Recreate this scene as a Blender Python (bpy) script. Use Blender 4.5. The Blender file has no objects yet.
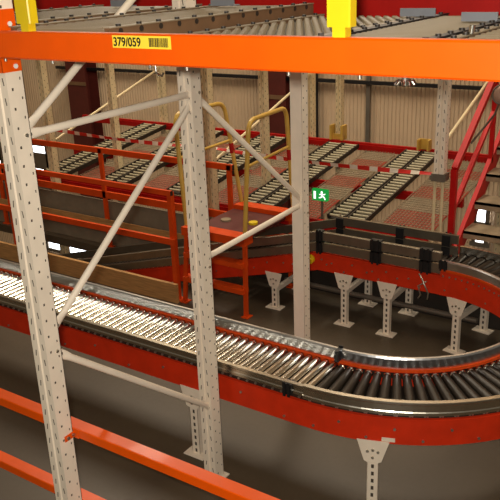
import bpy, math, random
from mathutils import Vector, Matrix
random.seed(7)
scene = bpy.context.scene
COL = scene.collection
PI = math.pi
RAD = math.radians

# ------------------------------------------------------------------ materials
def lin(c):
    return tuple(((v/255)/12.92 if v/255 <= .04045 else ((v/255+.055)/1.055)**2.4) for v in c)

def mat(name, rgb, rough=.5, metal=0.0, var=.12, scale=9.0, bump=0.0, coat=0.0, stretch=None, spec=.5):
    m = bpy.data.materials.new(name); m.use_nodes = True
    nt = m.node_tree; nt.nodes.clear()
    out = nt.nodes.new('ShaderNodeOutputMaterial'); b = nt.nodes.new('ShaderNodeBsdfPrincipled')
    nt.links.new(b.outputs[0], out.inputs[0])
    tc = nt.nodes.new('ShaderNodeTexCoord'); n = nt.nodes.new('ShaderNodeTexNoise')
    n.inputs['Scale'].default_value = scale; n.inputs['Detail'].default_value = 4
    mp = nt.nodes.new('ShaderNodeMapping'); nt.links.new(tc.outputs['Object'], mp.inputs[0])
    if stretch: mp.inputs['Scale'].default_value = stretch
    nt.links.new(mp.outputs[0], n.inputs['Vector'])
    r = nt.nodes.new('ShaderNodeValToRGB')
    c = lin(rgb)
    r.color_ramp.elements[0].position = .3; r.color_ramp.elements[1].position = .7
    r.color_ramp.elements[0].color = tuple(v*(1-var) for v in c)+(1,)
    r.color_ramp.elements[1].color = tuple(min(1, v*(1+var)) for v in c)+(1,)
    nt.links.new(n.outputs['Fac'], r.inputs[0]); nt.links.new(r.outputs[0], b.inputs['Base Color'])
    b.inputs['Roughness'].default_value = rough; b.inputs['Metallic'].default_value = metal
    b.inputs['Coat Weight'].default_value = coat
    b.inputs['Specular IOR Level'].default_value = spec
    if bump:
        bp = nt.nodes.new('ShaderNodeBump'); bp.inputs['Strength'].default_value = bump; bp.inputs['Distance'].default_value = .01
        nt.links.new(n.outputs['Fac'], bp.inputs['Height']); nt.links.new(bp.outputs[0], b.inputs['Normal'])
    return m

def emat(name, rgb, s):
    m = bpy.data.materials.new(name); m.use_nodes = True
    nt = m.node_tree; nt.nodes.clear()
    out = nt.nodes.new('ShaderNodeOutputMaterial'); e = nt.nodes.new('ShaderNodeEmission')
    e.inputs[0].default_value = lin(rgb)+(1,); e.inputs[1].default_value = s
    nt.links.new(e.outputs[0], out.inputs[0]); return m

M = dict(
    cream=mat('cream_paint', (238, 222, 198), .45, var=.05),
    cream_old=mat('yellowed_paint', (222, 202, 158), .5, var=.08),
    orange=mat('orange_paint', (236, 86, 0), .36, var=.05, coat=.05, spec=.3),
    red=mat('conveyor_red_paint', (206, 48, 14), .45, var=.1, spec=.3),
    orange_red=mat('handrail_orange_paint', (210, 70, 10), .5, var=.08, spec=.25),
    stair_red=mat('stair_red_paint', (184, 16, 12), .5, var=.08, spec=.2),
    deep_red=mat('deep_red_paint', (168, 18, 12), .5, var=.1, spec=.2),
    maroon=mat('maroon_paint', (84, 26, 16), .6),
    yellow=mat('yellow_paint', (226, 194, 20), .35, var=.06, coat=.2),
    hoop=mat('handrail_yellow_paint', (200, 160, 70), .35, var=.1),
    alu=mat('aluminium', (205, 198, 182), .26, 1.0, var=.08, stretch=(2, 2, 30)),
    alu_dull=mat('dull_aluminium', (150, 140, 122), .4, .9, var=.1),
    chrome=mat('bright_roller_steel', (225, 220, 208), .19, 1.0, var=.04),
    sleeve=mat('dark_roller_sleeve', (46, 38, 29), .38, .35, var=.1),
    hole_shade=mat('hole_shade_backing', (76, 66, 54), .6, .2),  # dark tone stands in for the shade inside perforated posts
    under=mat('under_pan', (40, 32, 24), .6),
    polished=mat('polished_aluminium', (215, 216, 216), .28, 1.0, var=.03),
    black=mat('black_plastic', (20, 19, 18), .5),
    strip=mat('dark_chain_guard', (42, 34, 26), .5),
    bolt=mat('zinc_bolt', (190, 184, 170), .3, .9),
    wood=mat('plywood', (176, 130, 76), .6, var=.25, scale=6, stretch=(1, 8, 14)),
    grey_panel=mat('grey_board', (122, 110, 90), .7, var=.1),
    wire=mat('galvanised_wire', (150, 134, 108), .45, .3),
    slat=mat('beige_roller_plastic', (140, 124, 98), .5, var=.06),
    rail_brown=mat('shaded_brown_steel', (120, 90, 62), .5, .2),  # shade of the channel sides put into the brown; column bands share it
    lane_roller=mat('pale_lane_roller', (176, 164, 132), .5),
    lane_rail=mat('dark_lane_track', (52, 44, 34), .5, .3),
    plate_grey=mat('blue_grey_plate', (128, 130, 134), .5),
    tread=mat('grey_tread_steel', (156, 136, 108), .5, .1, var=.2),
    label=mat('label_yellow', (250, 214, 60), .5, var=.02),
    ink=mat('black_ink', (18, 16, 14), .6),
    white=mat('white_paint', (235, 230, 220), .5, var=.03),
    tape_red=mat('tape_red', (204, 36, 24), .45), tape_white=mat('tape_white', (226, 212, 190), .45),
    sign_green=emat('sign_green', (30, 150, 60), 1.0), sign_white=emat('sign_white', (240, 255, 240), 1.6),
    day=emat('daylight_opening', (245, 248, 255), 5.0),
    pipe=mat('black_pipe', (24, 22, 22), .5),
    mesh_red=mat('red_deck_bar', (150, 56, 32), .5),
    grey_steel=mat('grey_steel', (120, 110, 96), .5, .5),
    disc=mat('mirror_disc', (205, 170, 150), .25, .3),
)

def floor_mat():
    m = mat('concrete_floor', (78, 66, 50), .42, var=.14, scale=1.3)
    nt = m.node_tree; b = [n for n in nt.nodes if n.type == 'BSDF_PRINCIPLED'][0]
    n2 = nt.nodes.new('ShaderNodeTexNoise'); n2.inputs['Scale'].default_value = 30; n2.inputs['Detail'].default_value = 6
    tc = [n for n in nt.nodes if n.type == 'TEX_COORD'][0]; nt.links.new(tc.outputs['Object'], n2.inputs['Vector'])
    mr = nt.nodes.new('ShaderNodeMapRange'); mr.inputs['To Min'].default_value = .34; mr.inputs['To Max'].default_value = .55
    nt.links.new(n2.outputs['Fac'], mr.inputs['Value']); nt.links.new(mr.outputs[0], b.inputs['Roughness'])
    return m
M['floor'] = floor_mat()
M['wall'] = mat('corrugated_sheet', (206, 178, 144), .55, var=.06, scale=2)
M['ceil'] = mat('ceiling_sheet', (150, 140, 125), .7)

# ------------------------------------------------------------------ mesh helpers
class MB:
    def __init__(s): s.v = []; s.f = []; s.m = []; s.mats = []; s.cur = 0; s.sm = []; s.smooth = False
    def use(s, m):
        if m not in s.mats: s.mats.append(m)
        s.cur = s.mats.index(m); return s
    def add(s, vs, fs):
        o = len(s.v); s.v += [tuple(v) for v in vs]
        for f in fs: s.f.append([i+o for i in f]); s.m.append(s.cur); s.sm.append(s.smooth)
    def box(s, x0, x1, y0, y1, z0, z1, mtx=None):
        vs = [Vector((x, y, z)) for z in (z0, z1) for y in (y0, y1) for x in (x0, x1)]
        if mtx: vs = [mtx @ v for v in vs]
        s.add(vs, [(0, 2, 3, 1), (4, 5, 7, 6), (0, 1, 5, 4), (2, 6, 7, 3), (0, 4, 6, 2), (1, 3, 7, 5)]); return s
    def bar(s, a, b, w, h, up=(0, 0, 1)):
        a = Vector(a); b = Vector(b); d = (b-a).normalized(); u = Vector(up)
        if abs(d.dot(u)) > .98: u = Vector((0, 1, 0))
        r = d.cross(u).normalized(); u = r.cross(d)
        vs = [p + r*i*w/2 + u*j*h/2 for p in (a, b) for i, j in ((-1, -1), (1, -1), (1, 1), (-1, 1))]
        s.add(vs, [(0, 1, 2, 3), (7, 6, 5, 4), (0, 4, 5, 1), (1, 5, 6, 2), (2, 6, 7, 3), (3, 7, 4, 0)]); return s
    def tube(s, pts, r, n=10, r2=None):
        pts = [Vector(p) for p in pts]; rings = []; o = len(s.v); N = len(pts)
        ref = None
        for i, p in enumerate(pts):
            d = (pts[min(i+1, N-1)]-pts[max(i-1, 0)]).normalized()
            if ref is None: ref = Vector((0, 0, 1)) if abs(d.z) < .9 else Vector((1, 0, 0))
            u = d.cross(ref).normalized(); w = u.cross(d).normalized(); ref = w
            rr = r if r2 is None else r+(r2-r)*i/(N-1)
            rings += [p + u*math.cos(2*PI*k/n)*rr + w*math.sin(2*PI*k/n)*rr for k in range(n)]
        fs = []
        for i in range(N-1):
            for k in range(n): fs.append((i*n+k, i*n+(k+1) % n, (i+1)*n+(k+1) % n, (i+1)*n+k))
        sm = s.smooth; s.smooth = True; s.add(rings, fs); s.smooth = sm
        s.add(rings[:n], [tuple(range(n))]); s.add(rings[-n:], [tuple(reversed(range(n)))]); return s
    def prism(s, poly, axis, a, b):       # poly of 2-D points, extruded along axis (0,1,2) from a to b
        def p3(p, t): q = list(p); q.insert(axis, t); return q
        n = len(poly); vs = [p3(p, a) for p in poly]+[p3(p, b) for p in poly]
        s.add(vs, [tuple(range(n)), tuple(reversed(range(n, 2*n)))]+[(i, i+n, (i+1) % n+n, (i+1) % n) for i in range(n)]); return s
    def sweep(s, prof, path, smooth=False):   # prof [(o,z)], path [(x,y,nx,ny,z)]
        n = len(prof); vs = []
        for x, y, nx, ny, dz in path:
            vs += [(x+nx*o, y+ny*o, z+dz) for o, z in prof]
        fs = []
        for i in range(len(path)-1):
            for k in range(n): fs.append((i*n+k, i*n+(k+1) % n, (i+1)*n+(k+1) % n, (i+1)*n+k))
        fs += [tuple(range(n)), tuple(reversed(range((len(path)-1)*n, len(path)*n)))]
        s.add(vs, fs); return s
    def build(s, name, material=None, parent=None, fix=True):
        me = bpy.data.meshes.new(name); me.from_pydata(s.v, [], s.f)
        ms = s.mats if s.mats else [material]
        for m in ms: me.materials.append(M[m] if isinstance(m, str) else m)
        for p, i, k in zip(me.polygons, s.m, s.sm): p.material_index = i; p.use_smooth = k
        if fix:
            import bmesh
            bm = bmesh.new(); bm.from_mesh(me); bmesh.ops.recalc_face_normals(bm, faces=bm.faces); bm.to_mesh(me); bm.free()
        o = bpy.data.objects.new(name, me); COL.objects.link(o)
        if parent: o.parent = parent; o.matrix_parent_inverse = parent.matrix_world.inverted() if False else Matrix()
        return o

def tag(o, label=None, cat=None, group=None, kind=None):
    if label: o['label'] = label
    if cat: o['category'] = cat
    if group: o['group'] = group
    if kind: o['kind'] = kind
    return o
def empty(name, loc=(0, 0, 0), rz=0.0):
    o = bpy.data.objects.new(name, None); COL.objects.link(o); o.location = loc; o.rotation_euler = (0, 0, rz)
    o.empty_display_size = .1; return o
def thing(name, label, cat, loc=(0, 0, 0), rz=0.0, group=None):
    return tag(empty(name, loc, rz), label, cat, group)
def copy_tree(o, parent=None):
    c = o.copy(); COL.objects.link(c)
    if parent: c.parent = parent
    for ch in list(o.children): copy_tree(ch, c)
    return c
def struct(o): o['kind'] = 'structure'; return o

# ------------------------------------------------------------------ camera (solved from the vanishing points)
RM = Matrix(((0.83207213, 0.16544727, -0.52941776), (0.55342798, -0.31141052, 0.7724901), (-0.03705988, -0.93576209, -0.35067916)))
cd = bpy.data.cameras.new('camera'); cam = bpy.data.objects.new('camera', cd); COL.objects.link(cam)
cam.matrix_world = Matrix((
    (RM[0][0], -RM[0][1], -RM[0][2], 0), (RM[1][0], -RM[1][1], -RM[1][2], 0), (RM[2][0], -RM[2][1], -RM[2][2], 3.05), (0, 0, 0, 1)))
cd.sensor_width = 36; cd.lens = 757/500*36; cd.clip_start = .05
scene.camera = cam

# ------------------------------------------------------------------ the setting
b = MB()
FX0, FX1 = -15.0, 4.0
b.box(FX0, FX1, -4, 5.40, -.1, 0); b.box(-4.75, FX1, 5.40, 5.98, -.1, 0)
b.box(FX0, -9.0, 5.40, 5.98, -.1, 0); b.box(FX0, FX1, 5.98, 6.085, -.1, 0)
struct(b.build('floor', 'floor'))
b = MB(); b.box(FX0, FX1, -4, 10, -3.1, -3.0); struct(b.build('floor_lower', 'floor'))

# corrugated back wall
b = MB(); pitch = .06; x = FX0; prof = []
while x < FX1:
    prof += [(x, 10.0), (x+pitch*.5, 10.0), (x+pitch*.62, 9.99), (x+pitch*.88, 9.99)]; x += pitch
prof += [(FX1, 10.0), (FX1, 10.2), (FX0, 10.2)]
b.prism(prof, 2, -3.0, 7.0); struct(b.build('wall_back', 'wall'))
b = MB(); b.box(FX0-.2, FX0, -4, 10.2, -3, 7); struct(b.build('wall_left', 'wall'))
b = MB(); b.box(FX0-.2, FX1, -4, 10.2, 7.0, 7.15); struct(b.build('ceiling', 'ceil'))

def window(name, x0, x1, rows, nx):
    t = struct(empty(name, ((x0+x1)/2, 9.95, rows[0][0])))
    w = x1-x0; zb = rows[0][0]
    m = MB()
    for za, zt in rows: m.box(-w/2, w/2, -.01, .0, za-zb, zt-zb)
    m.build('window_pane', 'day', t)
    m = MB(); prev = -.06
    for za, zt in rows: m.box(-w/2-.05, w/2+.05, -.04, 0, prev, za-zb); prev = zt-zb
    m.box(-w/2-.05, w/2+.05, -.04, 0, prev, prev+.06)
    for i in range(nx+1):
        xx = -w/2+w*i/nx; m.box(xx-.025, xx+.025, -.04, 0, 0, prev)
    m.build('window_frame', 'grey_steel', t)
window('window_1', -12.0, -11.58, ((-1.12, -1.03), (-.83, -.60), (-.27, -.13)), 1)
window('window_4', -13.2, -13.0, ((-1.12, -1.03), (-.66, -.55), (-.16, -.08)), 1)
window('window_2', -12.5, -10.75, ((-2.30, -1.78),), 3)
window('window_3', -3.02, -2.85, ((-.66, -.52), (-.36, -.12)), 1)

# wall trims: horizontal purlin rail, down pipes and maroon columns
b = MB(); b.bar((-11, 9.93, 1.43), (2, 9.93, 1.47), .05, .05); struct(b.build('trim_1', 'pipe'))
b = MB(); b.tube([(-5.52, 9.92, -3), (-5.52, 9.92, 7)], .05, 8); tag(b.build('down_pipe', 'pipe'), 'black down pipe on the corrugated back wall, left of the yellow post', 'pipe')
b = MB(); b.box(-4.70, -4.64, 9.93, 9.97, -3, 7); struct(b.build('trim_2', 'grey_steel'))
for (xa, xb), lab in (((-10.45, -9.98), 'maroon steel column on the back wall, far left behind the bracing'), ((-6.32, -5.86), 'maroon steel column on the back wall beside the plain cream post')):
    t = thing('steel_column', lab, 'column', ((xa+xb)/2, 9.8, -3))
    w = xb-xa
    m = MB(); m.box(-w/2, w/2, -.16, -.145, 0, 10); m.box(-w/2, w/2, .13, .145, 0, 10); m.box(-.012, .012, -.15, .14, 0, 10); m.build('flange_section', 'maroon', t)
    m = MB(); m.box(-w/2, w/2, -.17, -.158, 4.18, 4.24); m.build('cross_band', 'rail_brown', t)

# ------------------------------------------------------------------ perforated sheets and posts
def perf(mb, org, u, v, w, L, cols, pitch, slot, skew=0.0, phase=0.0):
    """sheet of width w along u and length L along v with real rectangular holes; cols = [(centre, width, phase)]"""
    org = Vector(org); u = Vector(u); v = Vector(v)
    cols = sorted(cols); n = max(1, int(L/pitch))
    half = pitch/2
    us = [0.0]
    for c, cw, ph, sk in cols: us += [c-cw/2, c+cw/2]
    us.append(w)
    vs = []; fs = []
    for ci in range(len(us)-1):
        hole = ci % 2 == 1
        col = cols[(ci-1)//2] if hole else None
        if not hole:
            vs0 = len(vs); vs += [org+u*us[ci], org+u*us[ci+1], org+u*us[ci+1]+v*L, org+u*us[ci]+v*L]
            fs.append((vs0, vs0+1, vs0+2, vs0+3)); continue
        c, cw, ph, sk = col; t = 0.0
        a0, a1 = us[ci], us[ci+1]
        def quad(t0, t1, ua0, ua1, ub0, ub1):
            k = len(vs)
            vs.extend([org+u*ua0+v*t0, org+u*ua1+v*t0, org+u*ub1+v*t1, org+u*ub0+v*t1]); fs.append((k, k+1, k+2, k+3))
        y = ph*pitch + (pitch-slot)/2
        while y+slot < L:
            if y > t: quad(t, y, a0, a1, a0, a1)
            if sk:   # slanted slot: two slivers leave a parallelogram
                s = cw*.45
                if sk > 0:
                    quad(y, y+slot, a0, a0, a0, a0+s); quad(y, y+slot, a1-s, a1, a1, a1)
                else:
                    quad(y, y+slot, a0, a0+s, a0, a0); quad(y, y+slot, a1, a1, a1-s, a1)
            t = y+slot; y += pitch
        if t < L: quad(t, L, a0, a1, a0, a1)
    mb.add(vs, fs)

def upright(parent, y0, z0, z1, w=.09, d=.085, holes=True, name='post', material='cream', x=0.0, pitch=.078, flip=False, back=True):
    """C-section upright, front face at y=y0 (towards -Y), side faces in the Y-Z plane."""
    m = MB().use(material); L = z1-z0; Z = (0, 0, 1)
    xl, xr = x-w/2, x+w/2
    if holes:
        sl = .030
        g = .010
        perf(m, (xl, y0, z0), (1, 0, 0), Z, w*.42, L, [(w*.22, .010, 0, 1)], pitch, sl)
        perf(m, (xl+w*.58, y0, z0), (1, 0, 0), Z, w*.42, L, [(w*.20, .010, .5, -1)], pitch, sl)
        m.add([(xl+w*.42, y0, z0), (xl+w*.47, y0+g, z0), (xl+w*.53, y0+g, z0), (xl+w*.58, y0, z0)] + [(xl+w*.42, y0, z1), (xl+w*.47, y0+g, z1), (xl+w*.53, y0+g, z1), (xl+w*.58, y0, z1)],
              [(0, 1, 5, 4), (1, 2, 6, 5), (2, 3, 7, 6)])
    else:
        m.box(xl, xr, y0, y0+.003, z0, z1)
    for xx in (xl, xr):
        perf(m, (xx, y0, z0), (0, 1, 0), Z, d, L, [(d*.3, .009, .1, 0), (d*.8, .006, .6, 0)], pitch, .011)
    for xa, xb in ((xl, xl+.02), (xr-.02, xr)): m.box(xa, xb, y0+d-.003, y0+d, z0, z1)
    # dark backing inside the folded section: shade of the holes put into colour
    m.use('hole_shade'); e = .0035
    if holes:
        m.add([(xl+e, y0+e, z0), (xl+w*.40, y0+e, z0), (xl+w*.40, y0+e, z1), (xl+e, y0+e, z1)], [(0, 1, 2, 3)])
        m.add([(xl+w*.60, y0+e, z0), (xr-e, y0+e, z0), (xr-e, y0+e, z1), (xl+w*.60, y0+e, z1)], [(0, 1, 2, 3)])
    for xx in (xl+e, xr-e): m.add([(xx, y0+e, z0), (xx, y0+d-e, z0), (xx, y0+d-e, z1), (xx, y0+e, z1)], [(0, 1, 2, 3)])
    return m.build(name, None, parent, fix=False)

def foot(parent, x, y, z=0.0, material='cream', w=.14, d=.13):
    m = MB(); m.box(x-w/2, x+w/2, y-d/2, y+d/2, z, z+.008)
    return m.build('base_plate', material, parent)

def strut(parent, a, b, material='cream', w=.034, name='brace'):
    m = MB(); a = Vector(a); b = Vector(b); d = (b-a).normalized()
    X = Vector((1, 0, 0)); u = d.cross(X).normalized(); n = 12; L = (b-a).length
    st = [(-.025, .004, .021), (.0, .004, .023), (.035, .004, .022), (.075, w/2, w/2), (L-.075, w/2, w/2), (L-.035, .004, .022), (L, .004, .023), (L+.025, .004, .021)]
    vs = []; fs = []
    for t_, rx, ru in st:
        for k in range(n): vs.append(a+d*t_+X*rx*math.cos(2*PI*k/n)+u*ru*math.sin(2*PI*k/n))
    for i in range(len(st)-1):
        for k in range(n): fs.append((i*n+k, i*n+(k+1) % n, (i+1)*n+(k+1) % n, (i+1)*n+k))
    m.smooth = True; m.add(vs, fs); m.smooth = False
    m.add(vs[:n], [tuple(range(n))]); m.add(vs[-n:], [tuple(reversed(range(n)))])
    o = m.build(name, material, parent)
    for k, p in enumerate((a, b)):
        mb = MB(); mb.tube([p+X*.003, p+X*.011], .009, 8); mb.build('bolt', 'bolt', o)
    return o

# front rack frame (three uprights in depth)
PX = -2.515
fr = thing('rack_upright_frame', 'cream bolted upright frame with three perforated posts and slanted bracing in the foreground', 'rack frame', (PX, 1.965, 0))
def frz(o, y): o.location = (0, y-1.965, 0)
for y0, hol, pw, lab in ((1.965, True, .09, None), (3.125, True, .088, None), (4.262, False, .086, 'cream post with a plain unperforated face')):
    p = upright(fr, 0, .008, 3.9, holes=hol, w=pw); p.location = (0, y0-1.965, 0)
    if lab: p['label'] = lab
    f_ = foot(p, 0, .045)
    for zz in (2.44, 1.45):
        m = MB(); m.tube([(.044, .06, zz), (.052, .06, zz)], .008, 6); m.build('bolt', 'bolt', p)
Y = lambda y: y-1.965
xb = .0
for ya, za, yb, zb in ((2.06, 2.435, 3.17, 2.435), (3.16, 2.40, 2.06, 1.56), (2.06, 1.415, 3.16, .525), (2.05, 2.46, 3.17, 3.20),
                       (3.20, 2.41, 4.29, 1.545), (3.20, 1.50, 4.29, 1.515)):
    strut(fr, (xb+.02, Y(ya), za), (xb+.02, Y(yb), zb))

# front orange beam with connector, label and bolts
BY = 1.925
bm_ = thing('rack_beam', 'big orange box beam across the top with a yellow location label', 'beam', (-2.47, BY, 2.757))
m = MB()
BL = 2.72; BH = .1
bv = .006
m.prism([(0+bv, 0), (.045-bv, 0), (.045, bv), (.045, BH-bv), (.045-bv, BH), (bv, BH), (0, BH-bv), (0, bv)], 0, 0, BL)
bm_b = m.build('beam_tube', 'orange', bm_)
m = MB()
m.box(-.095, .003, .028, .034, -.06, .175); m.box(-.0, .006, .028, .12, -.06, .175)
ep = m.build('end_connector', 'orange', bm_)
m = MB()
for zz in (-.035, .12, .15): m.tube([(-.035, .027, zz), (-.035, .022, zz)],   .011, 8)
for zz in (-.04, .12): m.tube([(.006, .09, zz), (.011, .09, zz)], .010, 8)
m.build('connector_rivet', 'white', ep)
lb = MB(); lb.box(.606+.02, .858+.02, -.0012, 0, .054, .0945); lab = lb.build('location_label', 'label', bm_)
def text_mesh(s, size, loc, rot, material, parent, name, xs=1.0, bold=.0):
    cu = bpy.data.curves.new('txt', 'FONT'); cu.body = s; cu.size = size; cu.extrude = .0004; cu.offset = bold
    to = bpy.data.objects.new('txt', cu); COL.objects.link(to)
    dg = bpy.context.evaluated_depsgraph_get(); me = bpy.data.meshes.new_from_object(to.evaluated_get(dg))
    bpy.data.objects.remove(to); me.materials.clear(); me.materials.append(M[material])
    mt = Matrix.Translation(loc) @ rot.to_4x4() @ Matrix.Diagonal((xs, 1, 1, 1)); me.transform(mt)
    o = bpy.data.objects.new(name, me); COL.objects.link(o); o.parent = parent; return o
ROTF = Matrix.Rotation(PI/2, 3, 'X')
text_mesh('379/059', .040, (.630, -.0016, .0605), ROTF, 'ink', lab, 'lettering', xs=.93, bold=.0009)
bc = MB(); xx = .787
while xx < .866:
    w_ = random.choice((.0016, .0016, .003, .0042)); bc.box(xx, xx+w_, -.0018, -.001, .06, .0885); xx += w_+random.choice((.0016, .0024))
bc.build('barcode', 'ink', lab)
for xx in (.04, .30, .92, 1.30, 1.53):
    m = MB(); m.tube([(xx, .02, .0), (xx, .02, -.012)], .006, 6); m.build('bolt', 'bolt', bm_)
m = MB()
m.smooth = True
for k in range(9):
    a = 2*PI*k/9; m.tube([(1.66+.02*math.cos(a), .03+.02*math.sin(a), -.012), (1.66+.027*math.cos(a), .03+.027*math.sin(a), -.022)], .0055, 6)
m.tube([(1.66, .03, 0), (1.66, .03, -.024)], .012, 8)
t = m.build('sprinkler_head', 'chrome'); t.location = bm_.location
tag(t, 'small shiny metal sprinkler head hanging under the orange beam', 'sprinkler')
m = MB(); m.smooth = True
m.tube([(.78, .03, 0), (.78, .03, -.02), (.79, .03, -.034), (.805, .03, -.036), (.812, .03, -.026)], .004, 6)
m.tube([(.765, .02, 0), (.765, .02, -.012)], .006, 6)
t = m.build('hanging_hook', 'chrome'); t.location = bm_.location
tag(t, 'small wire safety hook under the orange beam beside the middle post', 'hook')

# yellow posts standing on the beam
for xc, lab in ((-2.283, 'yellow stub post on the orange beam next to the left upright'), (-1.000, 'yellow stub post standing mid-beam in front of the roller lanes')):
    t = thing('yellow_post', lab, 'post', (xc, 1.948, 2.857))
    m = MB(); m.box(-.02, .02, -.015, .02, 0, .03); m.build('foot_block', 'yellow', t)
    m = MB(); m.prism([(-.035, -.018), (.031, -.018), (.035, -.014), (.035, .022), (-.035, .022)], 2, .027, 1.0); m.build('column', 'yellow', t)

# low beams, bolted behind the post
def low_beam(x0, x1, z0, z1, lab):
    t = thing('rack_beam', lab, 'beam', (x0, 2.055, z0))
    m = MB(); L = x1-x0; h = z1-z0
    m.prism([(0, .004), (.004, 0), (.065, 0), (.065, h), (.004, h), (0, h-.004)], 0, 0, L); m.build('beam_tube', 'orange', t)
    X = -2.466-x0
    m = MB(); m.box(X, X+.004, -.062, .02, .006, .036); m.box(X, X+.03, -.003, .0, 0, h)
    c = m.build('end_connector', 'orange', t)
    m = MB()
    for yy in (-.045, -.012): m.tube([(X+.004, yy, .021), (X+.012, yy, .021)], .009, 6)
    m.build('rivet', 'bolt', c)
    return t
low_beam(-5.2, .3, .975, 1.026, 'upper of the two low orange beams, bolted behind the foreground left post')
low_beam(-5.2, .3, .553, .602, 'lower of the two low orange beams, at the bottom left edge')

# ------------------------------------------------------------------ the conveyor
CX, CY, RO, RI = -1.93, 4.65, 1.35, .88
W = RO-RI
DZR = -.022                                 # the line falls a little towards the rear
def arc_path(r, a0, a1, n, sgn):
    out = []
    for i in range(n+1):
        a = a0+(a1-a0)*i/n; c, s = math.cos(a), math.sin(a)
        out.append((CX+r*c, CY+r*s, sgn*c, sgn*s, DZR*(a+PI/2)/PI))
    return out
def frame_prof(inner=False):
    # C channel with lip: o outward
    return [(0, .50), (0, .665), (.012, .665), (.012, .672), (-.03, .672), (-.03, .664), (-.006, .664), (-.006, .508), (-.03, .508), (-.03, .50)]
def guard_prof(z0=.705, z1=.768, t=.03, o=.004):
    return [(o, z0), (o, z0+.018), (o-.004, z0+.024), (o-.004, z1-.02), (o, z1-.014), (o, z1-.003), (o-.003, z1), (o-t, z1), (o-t, z0)]
INF = [(0, .50), (0, .712), (.024, .712), (.024, .726), (-.010, .726), (-.010, .72), (-.006, .72), (-.006, .50)]   # inner frame, o outward from the loop centre line -> towards rollers negative
ING = [(.016, .726), (.020, .792), (.014, .802), (-.002, .802), (-.008, .792), (-.004, .726)]

def roller(mb_mat, a, b, r0, r1, parent, cap=True):
    a = Vector(a); b = Vector(b); d = (b-a).normalized()
    m = MB(); m.use(mb_mat); m.tube([a, b], r0, 12, r1)
    if cap:
        m.use('chrome')
        for k_ in range(5):
            f0, f1 = math.sin(PI*(.22+.13*k_)), math.sin(PI*(.22+.13*(k_+1)))
            m.tube([b+d*(-.006+.009*k_), b+d*(-.006+.009*(k_+1))], r1*1.02*f0, 12, r1*1.02*f1)
        m.use('bolt'); m.tube([a-d*.03, b+d*.045], .006, 6)
    return m.build('roller', None, parent)

def gus(m, o, zt, s):
    m.use('bolt')
    for q in ((-.03, -.06), (.03, -.06), (0, -.05), (0, -.10)): m.tube([(q[0], o+.009, zt+q[1]), (q[0], o+.016, zt+q[1])], .009, 6)
    return m.build('gusset_plate', None, s)
def stand(parent, px, py, nx, ny, zt, two=True, width=W+.02):
    """H-shaped support: gusset plate and perforated post at the near side, twin at the far side."""
    tx, ty = ny, -nx
    rot = Matrix(((tx, nx, 0), (ty, ny, 0), (0, 0, 1)))        # local x = tangent, local y = outward normal
    s = empty('support_stand', (px, py, 0)); s.parent = parent
    s.rotation_euler = rot.to_euler()
    sides = [(.0, 1)] + ([(-width, -1)] if two else [])
    for o, sg in sides:
        m = MB(); m.use('cream'); m.prism([(-.092, zt+.012), (.092, zt+.012), (.05, zt-.125), (.034, zt-.135), (-.034, zt-.135), (-.05, zt-.125)], 1, o+.004, o+.009)
        g = gus(m, o, zt, s)
        m = MB().use('cream'); H = zt-.10-.008
        perf(m, (-.032, o, .008), (1, 0, 0), (0, 0, 1), .064, H, [(.032, .016, 0, 0)], .05, .026)
        m.box(-.032, -.029, o-.035, o, .008, H); m.box(.029, .032, o-.035, o, .008, H); m.box(-.029, .029, o-.035, o-.033, .008, H)
        m.use('hole_shade'); m.box(-.028, .028, o-.006, o-.004, .008, H)  # dark sheet behind the slots, coloured as the shade inside the post
        m.build('post', None, s, fix=False)
        m = MB(); m.box(-.08, .08, o-.06, o+.04, 0, .008); m.build('foot_plate', 'cream', s)
    if two:
        m = MB(); m.bar((0, -.036, zt-.17), (0, -width-.0, zt-.17), .04, .04); m.build('crossbar', 'cream', s)
    return s

def black_joint(parent, x, y, nx, ny, z, h=.06, w=.07, o=.006):
    tx, ty = -ny, nx
    m = MB(); mt = Matrix(((tx, nx, 0, x), (ty, ny, 0, y), (0, 0, 1, z), (0, 0, 0, 1)))
    m.box(-w/2, w/2, o-.045, o+.012, -h/2, h/2, mt)
    for xx in (-w*.25, w*.25): m.box(xx-.008, xx+.008, o+.012, o+.02, -h/2-.012, h/2+.012, mt)
    return m.build('rail_joint', 'black', parent)

def nuts(mb, pts, o, z, r=.0075):
    for x, y, nx, ny, dz in pts:
        mb.tube([(x+nx*(o-.002), y+ny*(o-.002), z+dz), (x+nx*(o+.008), y+ny*(o+.008), z+dz)], r, 6)

def frame_bolts(parent, pts, o=0.0, mt='bolt', zs=(.53, .60)):
    for i, p in enumerate(pts):
        m = MB(); nuts(m, [p], o, zs[i % len(zs)], .0085); m.build('frame_bolt', mt, parent)

# --- straight section in front
X0 = -6.6
cs = thing('roller_conveyor', 'long straight roller conveyor with bright steel rollers passing behind the foreground posts', 'conveyor', (0, 0, 0))
yo, yi = CY-RO, CY-RI
line = lambda y, ny, xa=X0, xb=CX: [(xa, y, 0, ny, 0), (xb, y, 0, ny, 0)]
m = MB(); m.sweep(frame_prof(), line(yo, -1)); m.build('side_frame', 'red', cs)
m = MB(); m.sweep(INF, [(X0, yi, 0, -1, 0), (CX, yi, 0, -1, 0)]); m.build('inner_frame', 'orange_red', cs)
m = MB(); m.sweep(guard_prof(), line(yo, -1)); m.build('guard_rail', 'alu', cs)
m = MB(); m.sweep(ING, [(X0, yi, 0, -1, 0), (CX, yi, 0, -1, 0)]); m.build('guard_rail', 'polished', cs)
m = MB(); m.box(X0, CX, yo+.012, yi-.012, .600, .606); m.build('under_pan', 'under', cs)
m = MB(); m.use('strip'); m.box(X0, CX, yo+.012, yo+.03, .672, .705); m.use('bolt')
n = int((CX-X0)/.061)
xs = [CX-.03-.061*i for i in range(n)]
nuts(m, [(x, yo, 0, -1, 0) for x in xs], -.01, .688, .008); m.build('chain_cover', None, cs)
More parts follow.
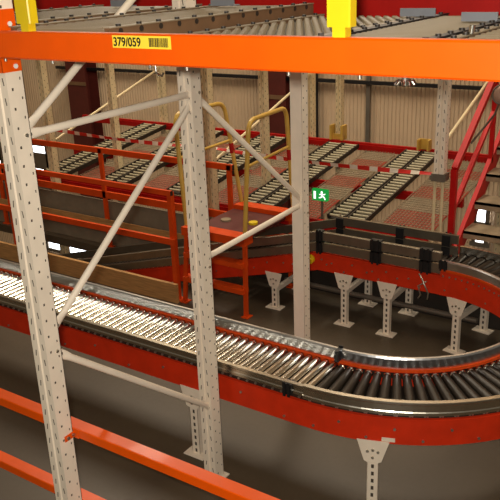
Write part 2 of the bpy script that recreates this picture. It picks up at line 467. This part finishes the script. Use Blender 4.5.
frame_bolts(cs, [(x, yo, 0, -1, 0) for x in [X0+.2+.31*i for i in range(15)]])
proto = roller('chrome', (0, yo+.04, .683), (0, yi-.035, .683), .0255, .0255, cs)
for i, x in enumerate(xs):
    r = proto if i == 0 else proto.copy()
    if i: COL.objects.link(r); r.parent = cs
    r.location = (x, 0, 0)
for x in (-2.76, -4.16, -6.1): stand(cs, x, yo, 0, -1, .50, two=False)
black_joint(cs, -2.03, yo, 0, -1, .73, .07, .06)

# --- half circle
cc = thing('roller_conveyor', 'curved roller conveyor making a half circle at the right, with dark tapered rollers', 'conveyor', (0, 0, 0))
NA = 60
outer = arc_path(RO, -PI/2, PI/2, NA, 1); inner = arc_path(RI, -PI/2, PI/2, NA, 1)
m = MB(); m.sweep(frame_prof(), outer); m.build('side_frame', 'red', cc)
m = MB(); m.sweep(INF, inner); ifr = m.build('inner_frame', 'red', cc)
m = MB(); m.sweep([(.028, .710), (.028, .728), (-.012, .728), (-.012, .710)], [(x, y, a, b_, z) for x, y, a, b_, z in inner]); m.build('frame_lip', 'orange_red', ifr)
m = MB(); m.sweep(guard_prof(.692, .775), outer); m.build('guard_rail', 'alu', cc)
m = MB(); m.sweep(ING, inner); m.build('guard_rail', 'polished', cc)
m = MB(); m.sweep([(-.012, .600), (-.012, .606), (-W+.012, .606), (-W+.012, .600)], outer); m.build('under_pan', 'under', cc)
NR = 50
m = MB(); m.use('strip'); m.sweep([(-.012, .672), (-.012, .705), (-.03, .705), (-.03, .672)], outer); m.use('bolt')
nuts(m, arc_path(RO, -PI/2+.03, PI/2-.03, NR, 1), -.01, .688, .008); m.build('chain_cover', None, cc)
m = MB(); m.use('strip'); m.sweep([(.004, .655), (.004, .690), (-.008, .690), (-.008, .655)], [(x, y, -a, -b_, z) for x, y, a, b_, z in inner]); m.use('bolt')
nuts(m, [(x, y, -a, -b_, z) for x, y, a, b_, z in arc_path(RI, -PI/2+.03, PI/2-.03, NR*1, 1)], .004, .672, .008); m.build('chain_cover', None, cc)
frame_bolts(cc, arc_path(RO, -PI/2+.05, PI/2-.05, 26, 1))
frame_bolts(cc, [(x, y, -a, -b_, z) for x, y, a, b_, z in arc_path(RI, -PI/2+.05, PI/2-.05, 14, 1)], zs=(.55, .61, .55))
cp = roller('sleeve', (RO-.04, 0, .681), (RI+.052, 0, .685), .036, .0255, cc)
for i in range(NR):
    a = -PI/2 + (i+.5)*PI/NR
    r = cp if i == 0 else cp.copy()
    if i: COL.objects.link(r); r.parent = cc
    r.location = (CX, CY, DZR*(a+PI/2)/PI); r.rotation_euler = (0, 0, a)
for a, zt in ((-72, .50), (-20, .49), (28, .48)):
    c, s_ = math.cos(RAD(a)), math.sin(RAD(a)); stand(cc, CX+RO*c, CY+RO*s_, c, s_, zt, two=False)
a = RAD(80); stand(cc, CX+RI*math.cos(a), CY+RI*math.sin(a), -math.cos(a), -math.sin(a), .468)
m = MB(); mt = Matrix(((math.cos(a-PI/2), -math.cos(a), 0, CX+RI*math.cos(a)), (math.sin(a-PI/2), -math.sin(a), 0, CY+RI*math.sin(a)), (0, 0, 1, 0), (0, 0, 0, 1)))
m.box(-.055, .055, .002, .005, .545, .62, mt); q = m.build('rating_plate', 'plate_grey', cc); q['label'] = 'small grey plate on the red frame'
a = RAD(-70); mt = Matrix(((math.cos(a+PI/2), math.cos(a), 0, CX+RO*math.cos(a)), (math.sin(a+PI/2), math.sin(a), 0, CY+RO*math.sin(a)), (0, 0, 1, 0), (0, 0, 0, 1)))
m = MB(); m.box(-.0, .075, .001, .003, .512, .538, mt); q = m.build('sticker', 'tape_white', cc); q['label'] = 'pale sticker on the red frame'
black_joint(cc, CX, CY-RI, 0, 1, .765, .075, .028, o=-.01)
black_joint(cc, CX+.02, CY+RI, 0, -1, .765+DZR, .07, .07, o=.0)

# --- rear straight
XR = -3.06
cr = thing('roller_conveyor', 'short straight roller conveyor with two-tier guard rails at the back of the loop', 'conveyor', (0, 0, 0))
yn, yf = CY+RI, CY+RO
ln = lambda y, ny, xa=XR, xb=CX, dz=DZR: [(xa, y, 0, ny, dz), (xb, y, 0, ny, dz)]
RFP = [(0, .50), (0, .665), (.012, .665), (.012, .672), (-.03, .672), (-.03, .664), (-.006, .664), (-.006, .508), (-.03, .508), (-.03, .50)]
TG = lambda z0, z1: [(.004, z0), (.004, z1-.003), (.0, z1), (-.025, z1), (-.025, z0)]
def two_tier(parent, path_n, path_f):
    for p in (path_n, path_f):
        for z0, z1 in ((.685, .765), (.79, .868)):
            m = MB(); m.sweep(TG(z0, z1), p); m.build('guard_rail', 'alu_dull', parent)
m = MB(); m.sweep(RFP, ln(yn, -1)); m.build('side_frame', 'red', cr)
m = MB(); m.sweep(RFP, ln(yf, 1)); m.build('side_frame', 'red', cr)
two_tier(cr, ln(yn, -1), ln(yf-.06, 1, dz=DZR+.02))
frame_bolts(cr, [(x, yn, 0, -1, DZR) for x in (-3.02, -2.97, -2.92, -2.8, -2.72, -2.58, -2.53, -2.47, -2.40, -2.3, -2.2, -2.1)], zs=(.61, .57, .59, .53))
n = int((CX-XR)/.061)
rp = roller('sleeve', (0, yn+.04, .683+DZR), (0, yf-.05, .683+DZR), .0255, .0255, cr)
for i in range(n):
    r = rp if i == 0 else rp.copy()
    if i: COL.objects.link(r); r.parent = cr
    r.location = (CX-.03-.061*i, 0, 0)
for x in (-2.80, -2.39): stand(cr, x, yn, 0, -1, .50+DZR)
for x in (XR+.02, -2.50, CX-.13):
    for z in (.725, .83): black_joint(cr, x, yn, 0, -1, z+DZR, .095, .10 if x > -3 else .06)
for x in (XR+.02, -2.45, CX-.1):
    for z in (.725, .83): black_joint(cr, x, yf-.06, 0, 1, z+DZR, .095, .07)

# --- descending run to the lower floor
cdn = thing('roller_conveyor', 'sloping roller conveyor descending to the left behind the orange steps', 'conveyor', (0, 0, 0))
SL = .272
def dn(y, ny, xb=XR, xa=-7.5): return [(xa, y, 0, ny, DZR-SL*(XR-xa)), (xb, y, 0, ny, DZR)]
m = MB(); m.sweep(RFP, dn(yn, -1)); m.build('side_frame', 'red', cdn)
m = MB(); m.sweep(RFP, dn(yf, 1)); m.build('side_frame', 'red', cdn)
two_tier(cdn, dn(yn, -1), dn(yf-.06, 1))
frame_bolts(cdn, [(x, yn, 0, -1, DZR-SL*(XR-x)) for x in (-3.18, -3.25, -3.32, -3.42, -3.6, -3.75, -3.9, -4.05, -4.2, -4.4)], zs=(.60, .62, .58))
n = int((XR+7.4)/.061)
rp = roller('sleeve', (0, yn+.04, .683+DZR), (0, yf-.05, .683+DZR), .0255, .0255, cdn)
for i in range(n):
    r = rp if i == 0 else rp.copy()
    if i: COL.objects.link(r); r.parent = cdn
    r.location = (XR-.03-.061*i, 0, -SL*(.03+.061*i))
stand(cdn, -3.53, yn, 0, -1, .50+DZR-SL*.47)
m = MB(); m.smooth = True
m.tube([(-3.13, yn-.002, .575), (-3.13, yn-.035, .575)], .042, 16); m.tube([(-3.13, yn-.035, .575), (-3.13, yn-.05, .575)], .026, 12)
q = m.build('stop_button', 'yellow', cdn); q['label'] = 'round yellow button on the red frame'

# loose cables and a pipe under the rear conveyor
m = MB(); m.tube([(-3.6, 5.85, .16), (-1.7, 5.85, .16)], .025, 8)
tag(m.build('floor_pipe', 'grey_steel'), 'grey pipe lying low along the floor beneath the rear conveyor', 'pipe')
for x in (-3.4, -2.6, -1.9):
    pass
m = MB(); m.smooth = True
m.tube([(-2.02, 5.50, .43), (-2.0, 5.46, .50), (-2.03, 5.46, .56), (-2.06, 5.47, .61), (-2.1, 5.50, .64)], .007, 6)
m.tube([(-2.10, 5.50, .42), (-2.06, 5.45, .48), (-2.09, 5.46, .55), (-2.02, 5.47, .60)], .006, 6)
tag(m.build('cable_loop', 'bolt'), 'loop of shiny cable hanging at the joint of the rear conveyor frame', 'cable')

# ------------------------------------------------------------------ guard railings and kick boards
def guard(name, y, xs_, xa, xb, rails, lab, h, th=.025, ro=-.055, mt='orange_red'):
    t = thing(name, lab, 'railing', (xb, y, 0))
    for x in xs_:
        m = MB(); m.box(x-xb-.025, x-xb+.025, -th, th, 0, h); p = m.build('post', mt, t)
        m = MB(); m.box(x-xb-.06, x-xb+.06, -th-.012, th+.03, 0, .008); m.build('base_plate', mt, p)
    for z0, z1 in rails:
        m = MB(); m.box(xa-xb, .028, ro, ro+.03, z0, z1); m.build('rail', mt, t)
    m = MB(); m.box(.028, .034, ro, ro+.03, rails[0][0]+.004, rails[0][1]-.004); m.build('end_cap', 'black', t)
    return t
guard('guard_railing', 5.235, (-4.47, -6.80, -9.2), -9.3, -4.45, ((1.075, 1.125), (.585, .645)), 'near orange guard railing between the two conveyors', 1.10)
guard('guard_railing', 6.045, (-4.36, -6.15, -8.0), -9.3, -4.34, ((1.13, 1.19), (.60, .68)), 'far orange guard railing behind the sloping conveyor', 1.18, .015, -.015)
m = MB(); m.box(-9.0, -4.41, 5.145, 5.18, 0, .195); tag(m.build('kick_board', 'wood'), 'plywood kick board standing on the floor behind the bright roller conveyor', 'board')
m = MB(); m.box(-9.0, -4.45, 6.013, 6.028, .23, .345); tag(m.build('kick_board', 'wood'), 'plywood plank fixed along the far orange railing', 'board')
m = MB(); m.box(-9.0, -4.45, 6.064, 6.08, .0082, .56); tag(m.build('grey_board', 'grey_panel'), 'grey board panel behind the plywood plank of the far railing', 'panel')

m = MB(); m.box(-4.25, 1.5, 6.087, 6.10, -.1, .43); tag(m.build('edge_board', 'under'), 'dark brown edge board along the floor edge behind the rear conveyor legs', 'board')
# ------------------------------------------------------------------ crossover steps
co = thing('crossover_steps', 'orange crossover steps with yellow hoop handrails over the sloping conveyor', 'steps', (-3.98, 5.64, 0))
x0, x1, ya, yb = -4.38, -3.66, 5.235, 6.045
lx = lambda x: x+3.98
ly = lambda y: y-5.64
for y in (ya, yb):
    for xb_, xt in ((x0 if y == ya else -4.25, -4.30 if y == ya else -4.24), (x1, -3.64)):
        m = MB(); m.bar((lx(xb_), ly(y), 0), (lx(xt), ly(y), .76), .04, .025, up=(0, 1, 0)); p = m.build('leg', 'orange_red', co)
        m = MB(); m.box(lx(xb_)-.025, lx(xb_)+.05, ly(y)-.05, ly(y)+.039, 0, .008); m.build('foot_plate', 'orange_red', p)
    s = 1 if y == yb else -1
    for z in (.235, .49):
        k = z/.76
        m = MB(); m.box(lx((x0 if y == ya else -4.26)+(.09 if y == ya else .02)*k), lx(x1+.02*k), ly(y)-(.05 if s < 0 else -.0), ly(y)+(.05 if s < 0 else .04), z, z+.045); m.build('tread', 'orange_red', co)
    m = MB(); m.box(lx(-4.31 if y == ya else -4.27), lx(-3.60), ly(y)-.07, ly(y)+.07, .72, .80); m.build('top_tread', 'orange_red', co)
m = MB(); m.box(lx(-4.28), lx(-3.66), ly(ya)+.07, ly(yb)-.07, .735, .755); m.build('deck', 'maroon', co)
m = MB(); m.tube([(lx(-3.83), ly(5.66), .755), (lx(-3.83), ly(5.66), .775)], .045, 14); q = m.build('knob', 'yellow', co); q['label'] = 'yellow round cap'
m = MB(); m.tube([(lx(-4.12), ly(5.62), .755), (lx(-4.12), ly(5.62), .772)], .05, 14); q = m.build('cap', 'slat', co); q['label'] = 'pale round cap'
def rnd(pts, r=.12, n=6):
    pts = [Vector(p) for p in pts]; out = [pts[0]]
    for i in range(1, len(pts)-1):
        a, b_, c = pts[i-1], pts[i], pts[i+1]
        p = b_+(a-b_).normalized()*r; q = b_+(c-b_).normalized()*r
        for k in range(n+1):
            t_ = k/n; out.append(p*(1-t_)**2+b_*2*t_*(1-t_)+q*t_*t_)
    out.append(pts[-1]); return out
for xb_, xt in ((-3.64, -3.575), (-4.30, -4.38)):
    m = MB(); m.smooth = True
    xf = -3.64 if xb_ > -4 else -4.255; xft = -3.70 if xb_ > -4 else -4.42
    m.tube(rnd([(lx(xb_), ly(5.24), .80), (lx(xt), ly(5.27), 1.83), (lx(xft), ly(6.09), 1.80), (lx(xf), ly(6.09), .80)]), .021, 10)
    h = m.build('handrail_hoop', 'hoop', co)
    m = MB(); k = .62; m.tube([(lx(xb_+(xt-xb_)*k), ly(5.26), 1.43), (lx(xf+(xft-xf)*k), ly(6.09), 1.43)], .014, 8); m.build('mid_rail', 'hoop', h)
    m = MB(); k = .5; m.tube([(lx(xf+(xft-xf)*.52), ly(6.09), 1.30), (lx(xf+(xft-xf)*.6), ly(6.09), 1.40)], .025, 8); q = m.build('sleeve', 'deep_red', h)

# ------------------------------------------------------------------ carton flow rack behind
def deckz(y): return .75+.122*(y-6.2)
FL = 'carton flow lanes in the rear rack'
# rear rack uprights
def rack_frame(x, label, y0=6.09, y1=8.21, z0=-3.0, mt='cream_old'):
    t = thing('rack_upright_frame', label, 'rack frame', (x, y0, z0))
    for y in (y0, y1):
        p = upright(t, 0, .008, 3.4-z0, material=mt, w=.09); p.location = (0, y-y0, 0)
        foot(p, 0, .04, material=mt)
    z = 3.0-z0; k = 0; st = 1.0
    zz = 1.15-z0
    for a in range(4):
        strut(t, (0, .06 if a % 2 == 0 else y1-y0+.02, zz), (0, y1-y0+.02 if a % 2 == 0 else .06, zz+.62), mt, .03); zz += .62
    return t
rack_frame(-4.65, 'yellowed rear rack frame rising behind the crossover steps')
rack_frame(-7.05, 'yellowed rear rack frame just right of the foreground left post')
# special hanging frame
t = thing('rack_upright_frame', 'cream rear rack frame standing on two thin poles beside the red stairs', 'rack frame', (-2.21, 6.14, -3))
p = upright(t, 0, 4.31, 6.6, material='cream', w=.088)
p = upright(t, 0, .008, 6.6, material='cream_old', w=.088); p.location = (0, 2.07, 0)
m = MB(); m.box(-.06, .06, -.015, .1, 4.25, 4.315); m.box(-.072, -.045, -.02, .03, 4.26, 4.30); m.box(.045, .072, -.02, .03, 4.26, 4.30); q = m.build('clamp', 'grey_steel', t); q['label'] = 'grey clamp joining post and poles'
for dx in (-.045, .04):
    m = MB(); m.tube([(dx*.8, .03, 4.26), (dx*1.0-.012, .03, .0)], .014, 8); m.build('pole', 'cream_old', t)
zz = 4.55
for a in range(3):
    strut(t, (0, .06 if a % 2 == 0 else 2.1, zz), (0, 2.1 if a % 2 == 0 else .06, zz+.66), 'cream_old', .03); zz += .66
# intermediate posts
for x, y, lab, zt in ((-4.40, 6.75, 'slim yellowed rack post between the two yellow handrail hoops', 3.4), (-6.39, 6.53, 'slim yellowed rack post seen through the left cream bracing', 3.4), (-4.25, 8.21, 'yellowed rack post on the rear red beam, right of the plain cream post', 3.4)):
    t = thing('rack_post', lab, 'post', (x, y, -3))
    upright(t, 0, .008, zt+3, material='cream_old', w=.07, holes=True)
    if y > 8:
        m = MB(); m.box(-.09, -.06, -.06, .06, 4.025, 4.2); m.box(.06, .09, -.06, .06, 4.025, 4.2); m.box(-.09, .09, -.02, -.002, 4.025, 4.09); q = m.build('post_protector', 'hoop', t)
m = MB(); m.prism([(-.07, -.05), (-.05, -.05), (-.05, .03), (.05, .03), (.05, -.05), (.07, -.05), (.07, .05), (-.07, .05)], 2, 0, .12)
o = m.build('post_protector', 'hoop'); o.location = (-3.10, 8.10, 1.022); tag(o, 'small yellow post protector on the rear red beam at the lane ends', 'post protector')
# beams of the flow rack
def beam(x0, x1, y, z0, z1, mt, lab, d=.05):
    m = MB(); m.prism([(0, 0), (d, 0), (d, z1-z0), (.012, z1-z0), (.012, (z1-z0)*.75), (0, (z1-z0)*.75)], 0, 0, x1-x0)
    o = m.build('rack_beam', mt); o.location = (x0, y, z0); tag(o, lab, 'beam'); return o
beam(-8.6, -2.3, 8.15, .93, 1.02, 'deep_red', 'dark red beam along the back of the carton flow lanes')
beam(-7.75, -2.3, 6.178, .60, .70, 'deep_red', 'dark red beam along the front of the carton flow lanes')
beam(-7.75, -2.3, 7.12, .72, .808, 'deep_red', 'dark red beam hidden under the middle of the carton flow lanes')
# lanes
def make_lane():
    t = empty('flow_lane', (0, 6.2, .75))
    L = 1.93; s = .122
    for sx in (-.092, .092):
        m = MB(); a = Vector((sx, .0, 0)); b_ = Vector((sx, L, L*s)); m.bar(a, b_, .014, .05); m.build('side_track', 'lane_rail', t)
    m = MB(); m.bar((0, 0, -.028), (0, L, L*s-.028), .17, .006); m.build('tray', 'lane_rail', t)
    m = MB(); m.use('lane_roller'); k = .03
    r0 = MB(); r0.tube([(-.08, 0, 0), (.08, 0, 0)], .0135, 8); r0 = r0.build('roller', 'lane_roller', t)
    i = 0
    while k < L-.02:
        r = r0 if i == 0 else r0.copy()
        if i: COL.objects.link(r); r.parent = t
        r.location = (0, k, k*s+.008); k += .072; i += 1
    return t
pairs = [(x_, '') for x_ in (-3.12, -4.13, -5.13, -6.13, -7.12)]
places = {-3.12: 'nearest the red stairs', -4.13: 'behind the right cream post', -5.13: 'behind the crossover steps', -6.13: 'seen through left bracing', -7.12: 'farthest left'}
ln0 = None
for xc, _ in pairs:
    for sx, sd in ((-.107, 'left'), (.107, 'right')):
        t = ln0 = make_lane() if ln0 is None else ln0
        if t.get('used'): t = copy_tree(ln0)
        t['used'] = 1
        t.location = (xc+sx, 6.2, .75)
        tag(t, 'flow lane of pale rollers, %s one of the pair %s' % (sd, places[xc]), 'flow lane', FL)
for o in list(bpy.data.objects):
    if 'used' in o.keys(): del o['used']
# wire decks between the lane pairs
edges = [-2.3]+[p[0] for p in pairs]
dk_places = ['beside the red stairs', 'behind the exit sign', 'behind the right hoop', 'behind the crossover steps', 'left of the middle cream post',
             'farthest left, behind the railing']
for i in range(len(edges)-1):
    xb_ = edges[i]-(.32 if i else .0); xa_ = edges[i+1]+.32
    t = thing('wire_deck', 'wire mesh deck over red panels, %s' % dk_places[i], 'wire deck', (xa_, 6.2, .72), group='wire decks between the flow lanes')
    w = xb_-xa_; L = 1.9; s = .122
    m = MB(); k = 0.0
    while k <= w: m.bar((k, 0, 0), (k, L, L*s), .005, .005); k += .035
    y = 0
    while y <= L: m.bar((0, y, y*s+.004), (w, y, y*s+.004), .005, .005); y += .05
    m.build('wire_mesh', 'wire', t)
    for ya_, yb2, mt in ((.0, .50, 'mesh_red'), (.50, .82, 'slat'), (.82, 1.12, 'mesh_red'), (1.12, 1.42, 'slat'), (1.42, 1.66, 'mesh_red'), (1.66, 1.9, 'slat')):
        m = MB(); a0 = Vector((w/2, ya_, ya_*s-.02)); a1 = Vector((w/2, yb2, yb2*s-.02)); m.bar(a0, a1, w, .006); m.build('shelf_panel', mt, t)

# barrier tape
m = MB(); xx = -8.2; i = 0; z_ = 0
while xx < -2.29:
    L = .12 if i % 2 == 0 else .08
    m.use('tape_red' if i % 2 == 0 else 'tape_white')
    f = lambda x: 1.30-.028*abs(math.sin((x+2.25)/2.4*PI))
    tw = lambda x: .9*math.sin(x*2.3)+.3
    vs = []
    for x in (xx, min(xx+L, -2.29)):
        a = tw(x); h = .021
        for sgn in (-1, 1): 
            for th in (0, .0008): vs.append((x, 6.185+math.sin(a)*h*sgn*.6+th, f(x)+math.cos(a)*h*sgn))
    m.add(vs, [(0, 2, 6, 4), (1, 5, 7, 3), (0, 4, 5, 1), (2, 3, 7, 6), (0, 1, 3, 2), (4, 6, 7, 5)])
    xx += L; i += 1
tag(m.build('barrier_tape'), 'red and white barrier tape strung along the rear rack posts', 'tape')

# exit sign
t = thing('exit_sign', 'small green emergency exit sign with white running figure at the front of the rear lanes', 'sign', (-3.365, 6.17, .72))
m = MB(); m.box(-.012, .012, .0, .004, .0, .24); m.build('bracket', 'grey_steel', t)
m = MB(); m.box(-.085, .075, -.04, .0, .20, .31); bd = m.build('sign_box', 'sign_green', t)
m = MB(); y0_, y1_ = -.043, -.0401
m.box(-.068, -.045, y0_, y1_, .215, .29)
def sb(a, b_, w_):
    a = (a[0], a[1]+.025); b_ = (b_[0], b_[1]+.025); m.bar((a[0], -.0415, a[1]), (b_[0], -.0415, b_[1]), .003, w_, up=(0, 0, 1)) if abs(a[0]-b_[0]) > abs(a[1]-b_[1]) else m.bar((a[0], -.0415, a[1]), (b_[0], -.0415, b_[1]), w_, .003, up=(0, 1, 0))
m.prism([(.02+.011*math.cos(k*PI/4),   .287+.011*math.sin(k*PI/4)) for k in range(8)], 1, y0_, y1_)
sb((.016, .25), (.026, .222), .020); sb((.026, .224), (.05, .210), .012); sb((.05, .210), (.056, .19), .011); sb((.024, .224), (.008, .208), .012); sb((.008, .208), (-.012, .204), .010)
sb((.018, .246), (-.006, .236), .009); sb((.02, .246), (.046, .240), .009); sb((.046, .24), (.058, .25), .009)
m.build('pictogram', 'sign_white', bd)

# ------------------------------------------------------------------ red stairs
st = thing('staircase', 'red steel staircase with grey treads rising at the right behind the conveyor', 'stairs', (-2.085, 6.16, 0))
k = .68
def sz(y): return .42+k*(y-6.16)      # stringer centre height
for x in (0.0, .95):
    m = MB(); m.prism([(0, sz(6.16)-.11), (3.2, sz(9.36)-.11), (3.2, sz(9.36)+.11), (0, sz(6.16)+.11)], 0, x-.02, x+.02); m.build('stringer', 'stair_red', st)
    m = MB(); m.box(x-.025, x+.025, -.0, .05, 0, 1.36); m.build('newel_post', 'stair_red', st)
    m = MB(); m.bar((x, .025, 1.36), (x, 2.9, 1.36+2.88*k), .05, .05); m.build('handrail', 'stair_red', st)
    m = MB(); m.bar((x, .025, .98), (x, 2.9, .98+2.88*k), .04, .04); m.build('mid_rail', 'stair_red', st)
    for yy in (1.05, 2.3):
        m = MB(); m.box(x-.02, x+.02, yy-.02, yy+.02, sz(6.16+yy)+.05, 1.36+(yy-.025)*k); m.build('baluster', 'stair_red', st)
tr = None
for i in range(9):
    y = .14+.29*i; z = .42+k*(y)
    m = MB(); m.box(.02, .93, y-.13, y+.13, z-.015, z+.01); m.box(.02, .93, y-.13, y-.122, z-.06, z+.01); m.build('tread', 'tread', st)
t = thing('round_mirror', 'round pale convex mirror mounted on the red stair rail at the right edge', 'mirror', (-1.78, 6.36, 1.985))
m = MB(); m.smooth = True
prof = [(0, -.03), (.03, -.028), (.055, -.02), (.072, -.004), (.078, .004), (.078, .012), (0, .012)]
vs = []; fs = []
N = 24
dirv = Vector((.26, -.94, .12)).normalized(); uu = dirv.cross(Vector((0, 0, 1))).normalized(); ww = uu.cross(dirv)
for r_, h_ in prof:
    for j in range(N):
        a = 2*PI*j/N; vs.append(uu*r_*math.cos(a)+ww*r_*math.sin(a)-dirv*h_)
for i in range(len(prof)-1):
    for j in range(N): fs.append((i*N+j, i*N+(j+1) % N, (i+1)*N+(j+1) % N, (i+1)*N+j))
m.add(vs, fs); m.build('mirror_face', 'disc', t)
m = MB(); ring = [(uu*math.cos(2*PI*j/N)+ww*math.sin(2*PI*j/N))*.08 for j in range(N+1)]; m.tube(ring, .007, 6); m.build('rim', 'grey_steel', t)
m = MB(); m.tube([Vector((0, .01, 0)), Vector((-.1, .16, -.2)), Vector((-.285, .16, -.465))], .01, 6); m.build('arm', 'grey_steel', t)

# ------------------------------------------------------------------ roller lanes on the upper level
def deck_lane(x0, x1, z, lab, mt_rail, rad, pitch, side=.05, ya=1.99, yb=3.44, wheels=False, top='slat'):
    t = thing('roller_lane', lab, 'roller lane', (x0, ya, z), group='roller lanes on the upper shelf')
    w = x1-x0; L = yb-ya
    for x in (0, w):
        m = MB(); m.use(mt_rail); m.box(x-.010, x+.010, 0, L, -side, .014); m.use(top); m.box(x-.020, x+.014, 0, L, .014, .018)
        m.use('strip'); y = .06
        while y < L: m.tube([(x+.0125, y, .002), (x-.0125, y, .002)], .011, 7); m.tube([(x, y, .018), (x, y, .026)], .010, 7); y += .11
        m.build('side_rail', None, t)
    r0 = MB()
    if wheels:
        r0.use('bolt'); r0.tube([(.012, 0, 0), (w-.012, 0, 0)], .004, 6); r0.use('slat'); xx = .03
        while xx < w-.03: r0.tube([(xx-.009, 0, 0), (xx+.009, 0, 0)], rad, 10); xx += .042
    else:
        r0.use('slat'); r0.tube([(.014, 0, 0), (w-.014, 0, 0)], rad, 10)
    r0 = r0.build('roller', None, t)
    n = int((L-.03)/pitch)
    for i in range(n):
        r = r0 if i == 0 else r0.copy()
        if i: COL.objects.link(r); r.parent = t
        r.location = ((.021 if wheels and i % 2 else 0), .02+i*pitch, 0)
    m = MB(); m.box(.01, w-.01, 0, L, -side, -side+.004); m.build('tray', 'rail_brown', t)
    return t
ZD = 2.80
deck_lane(-2.42, -1.93, ZD+.052, 'beige roller lane with shade-brown rails above the yellow label', 'rail_brown', .012, .05, side=.10)
deck_lane(-1.87, -1.30, ZD, 'beige wheel lane left of the middle yellow stub post', 'rail_brown', .015, .036, wheels=True)
deck_lane(-1.24, -.88, ZD+.004, 'beige roller lane right of the middle yellow stub post', 'pipe', .012, .045, top='pipe')
deck_lane(-.83, -.40, ZD, 'beige roller lane at the upper right corner', 'rail_brown', .012, .06)
deck_lane(-3.35, -2.62, ZD+.052, 'shade-brown railed roller lane in the left bay behind the left yellow stub post', 'rail_brown', .012, .05, side=.10)
for k, (x_, y_) in enumerate(((-.815, 2.5), (-.815, 2.85), (-.815, 3.2))):
    m = MB(); m.smooth = True; m.tube([(0, 0, 0), (.0, .006, .026)], .010, 8)
    o = m.build('chrome_clip', 'chrome'); o.location = (x_, y_, ZD+.0185); tag(o, 'shiny metal clip on the upper right lane rail, %s' % ('nearest the orange beam', 'middle one of three', 'nearest the red beam')[k], 'clip', 'metal clips on the lane rail')
for x, y, w, lab in ((-1.30, 3.25, .16, 'small blue-grey stop plate on the lane right of the yellow post'), (-.95, 3.0, .14, 'small blue-grey stop plate at the upper right edge'),
                     (-2.98, 3.2, .14, 'small blue-grey stop plate on the far left upper lane'), (-2.30, 3.2, .14, 'small blue-grey stop plate right of the middle post on the upper lane')):
    m = MB(); m.box(-w/2, w/2, -.004, .004, 0, .034); m.box(-w/2, w/2, .004, .05, 0, .005)
    o = m.build('stop_plate', 'plate_grey'); o.location = (x, y, ZD+(.072 if x < -2 else .02)); tag(o, lab, 'plate')
beam(-7, 1.5, 3.47, 2.74, 2.96, 'deep_red', 'dark red beam across the back of the upper roller lanes')
beam(-7, .5, 3.05, 2.66, 2.74, 'orange', 'orange beam hidden under the upper roller lanes')

# ------------------------------------------------------------------ lights
w = bpy.data.worlds.new('world'); scene.world = w; w.use_nodes = True
w.node_tree.nodes['Background'].inputs[0].default_value = (.9, .78, .62, 1); w.node_tree.nodes['Background'].inputs[1].default_value = .17
def area(loc, sx, sy, power, col, rot=(0, 0, 0)):
    l = bpy.data.lights.new('ceiling_and_fill_lamp', 'AREA'); l.shape = 'RECTANGLE'; l.size = sx; l.size_y = sy; l.energy = power; l.color = col
    o = bpy.data.objects.new('ceiling_and_fill_lamp', l); COL.objects.link(o); o.location = loc; o.rotation_euler = rot; return o
WARM = (1, .88, .70)
area((-7.6, 7.4, 6.6), .7, 2.6, 220 , WARM)
area((-3.9, 7.6, 6.6), .7, 2.6, 195 , WARM)
area((-10.5, 3.0, 6.6), .7, 2.6, 150 , WARM)
area((.5, 5.0, 6.6), .7, 2.6, 125 , WARM)  # added fill lamp, unseen; placed so the upper lanes shade the low beams
area((2.2, -2.5, 6.6), .7, 2.6, 60 , WARM)  # added fill lamp behind the camera, unseen
# camera flash
fl = bpy.data.lights.new('flash', 'AREA'); fl.size = .06; fl.energy = 98; fl.color = (1, .95, .87)
fo = bpy.data.objects.new('flash', fl); COL.objects.link(fo)
fo.matrix_world = cam.matrix_world @ Matrix.Translation((-.05, .06, .02))

vs_ = scene.view_settings
vs_.view_transform = 'Standard'; vs_.look = 'None'; vs_.gamma = 1; vs_.use_curve_mapping = False; vs_.exposure = .0
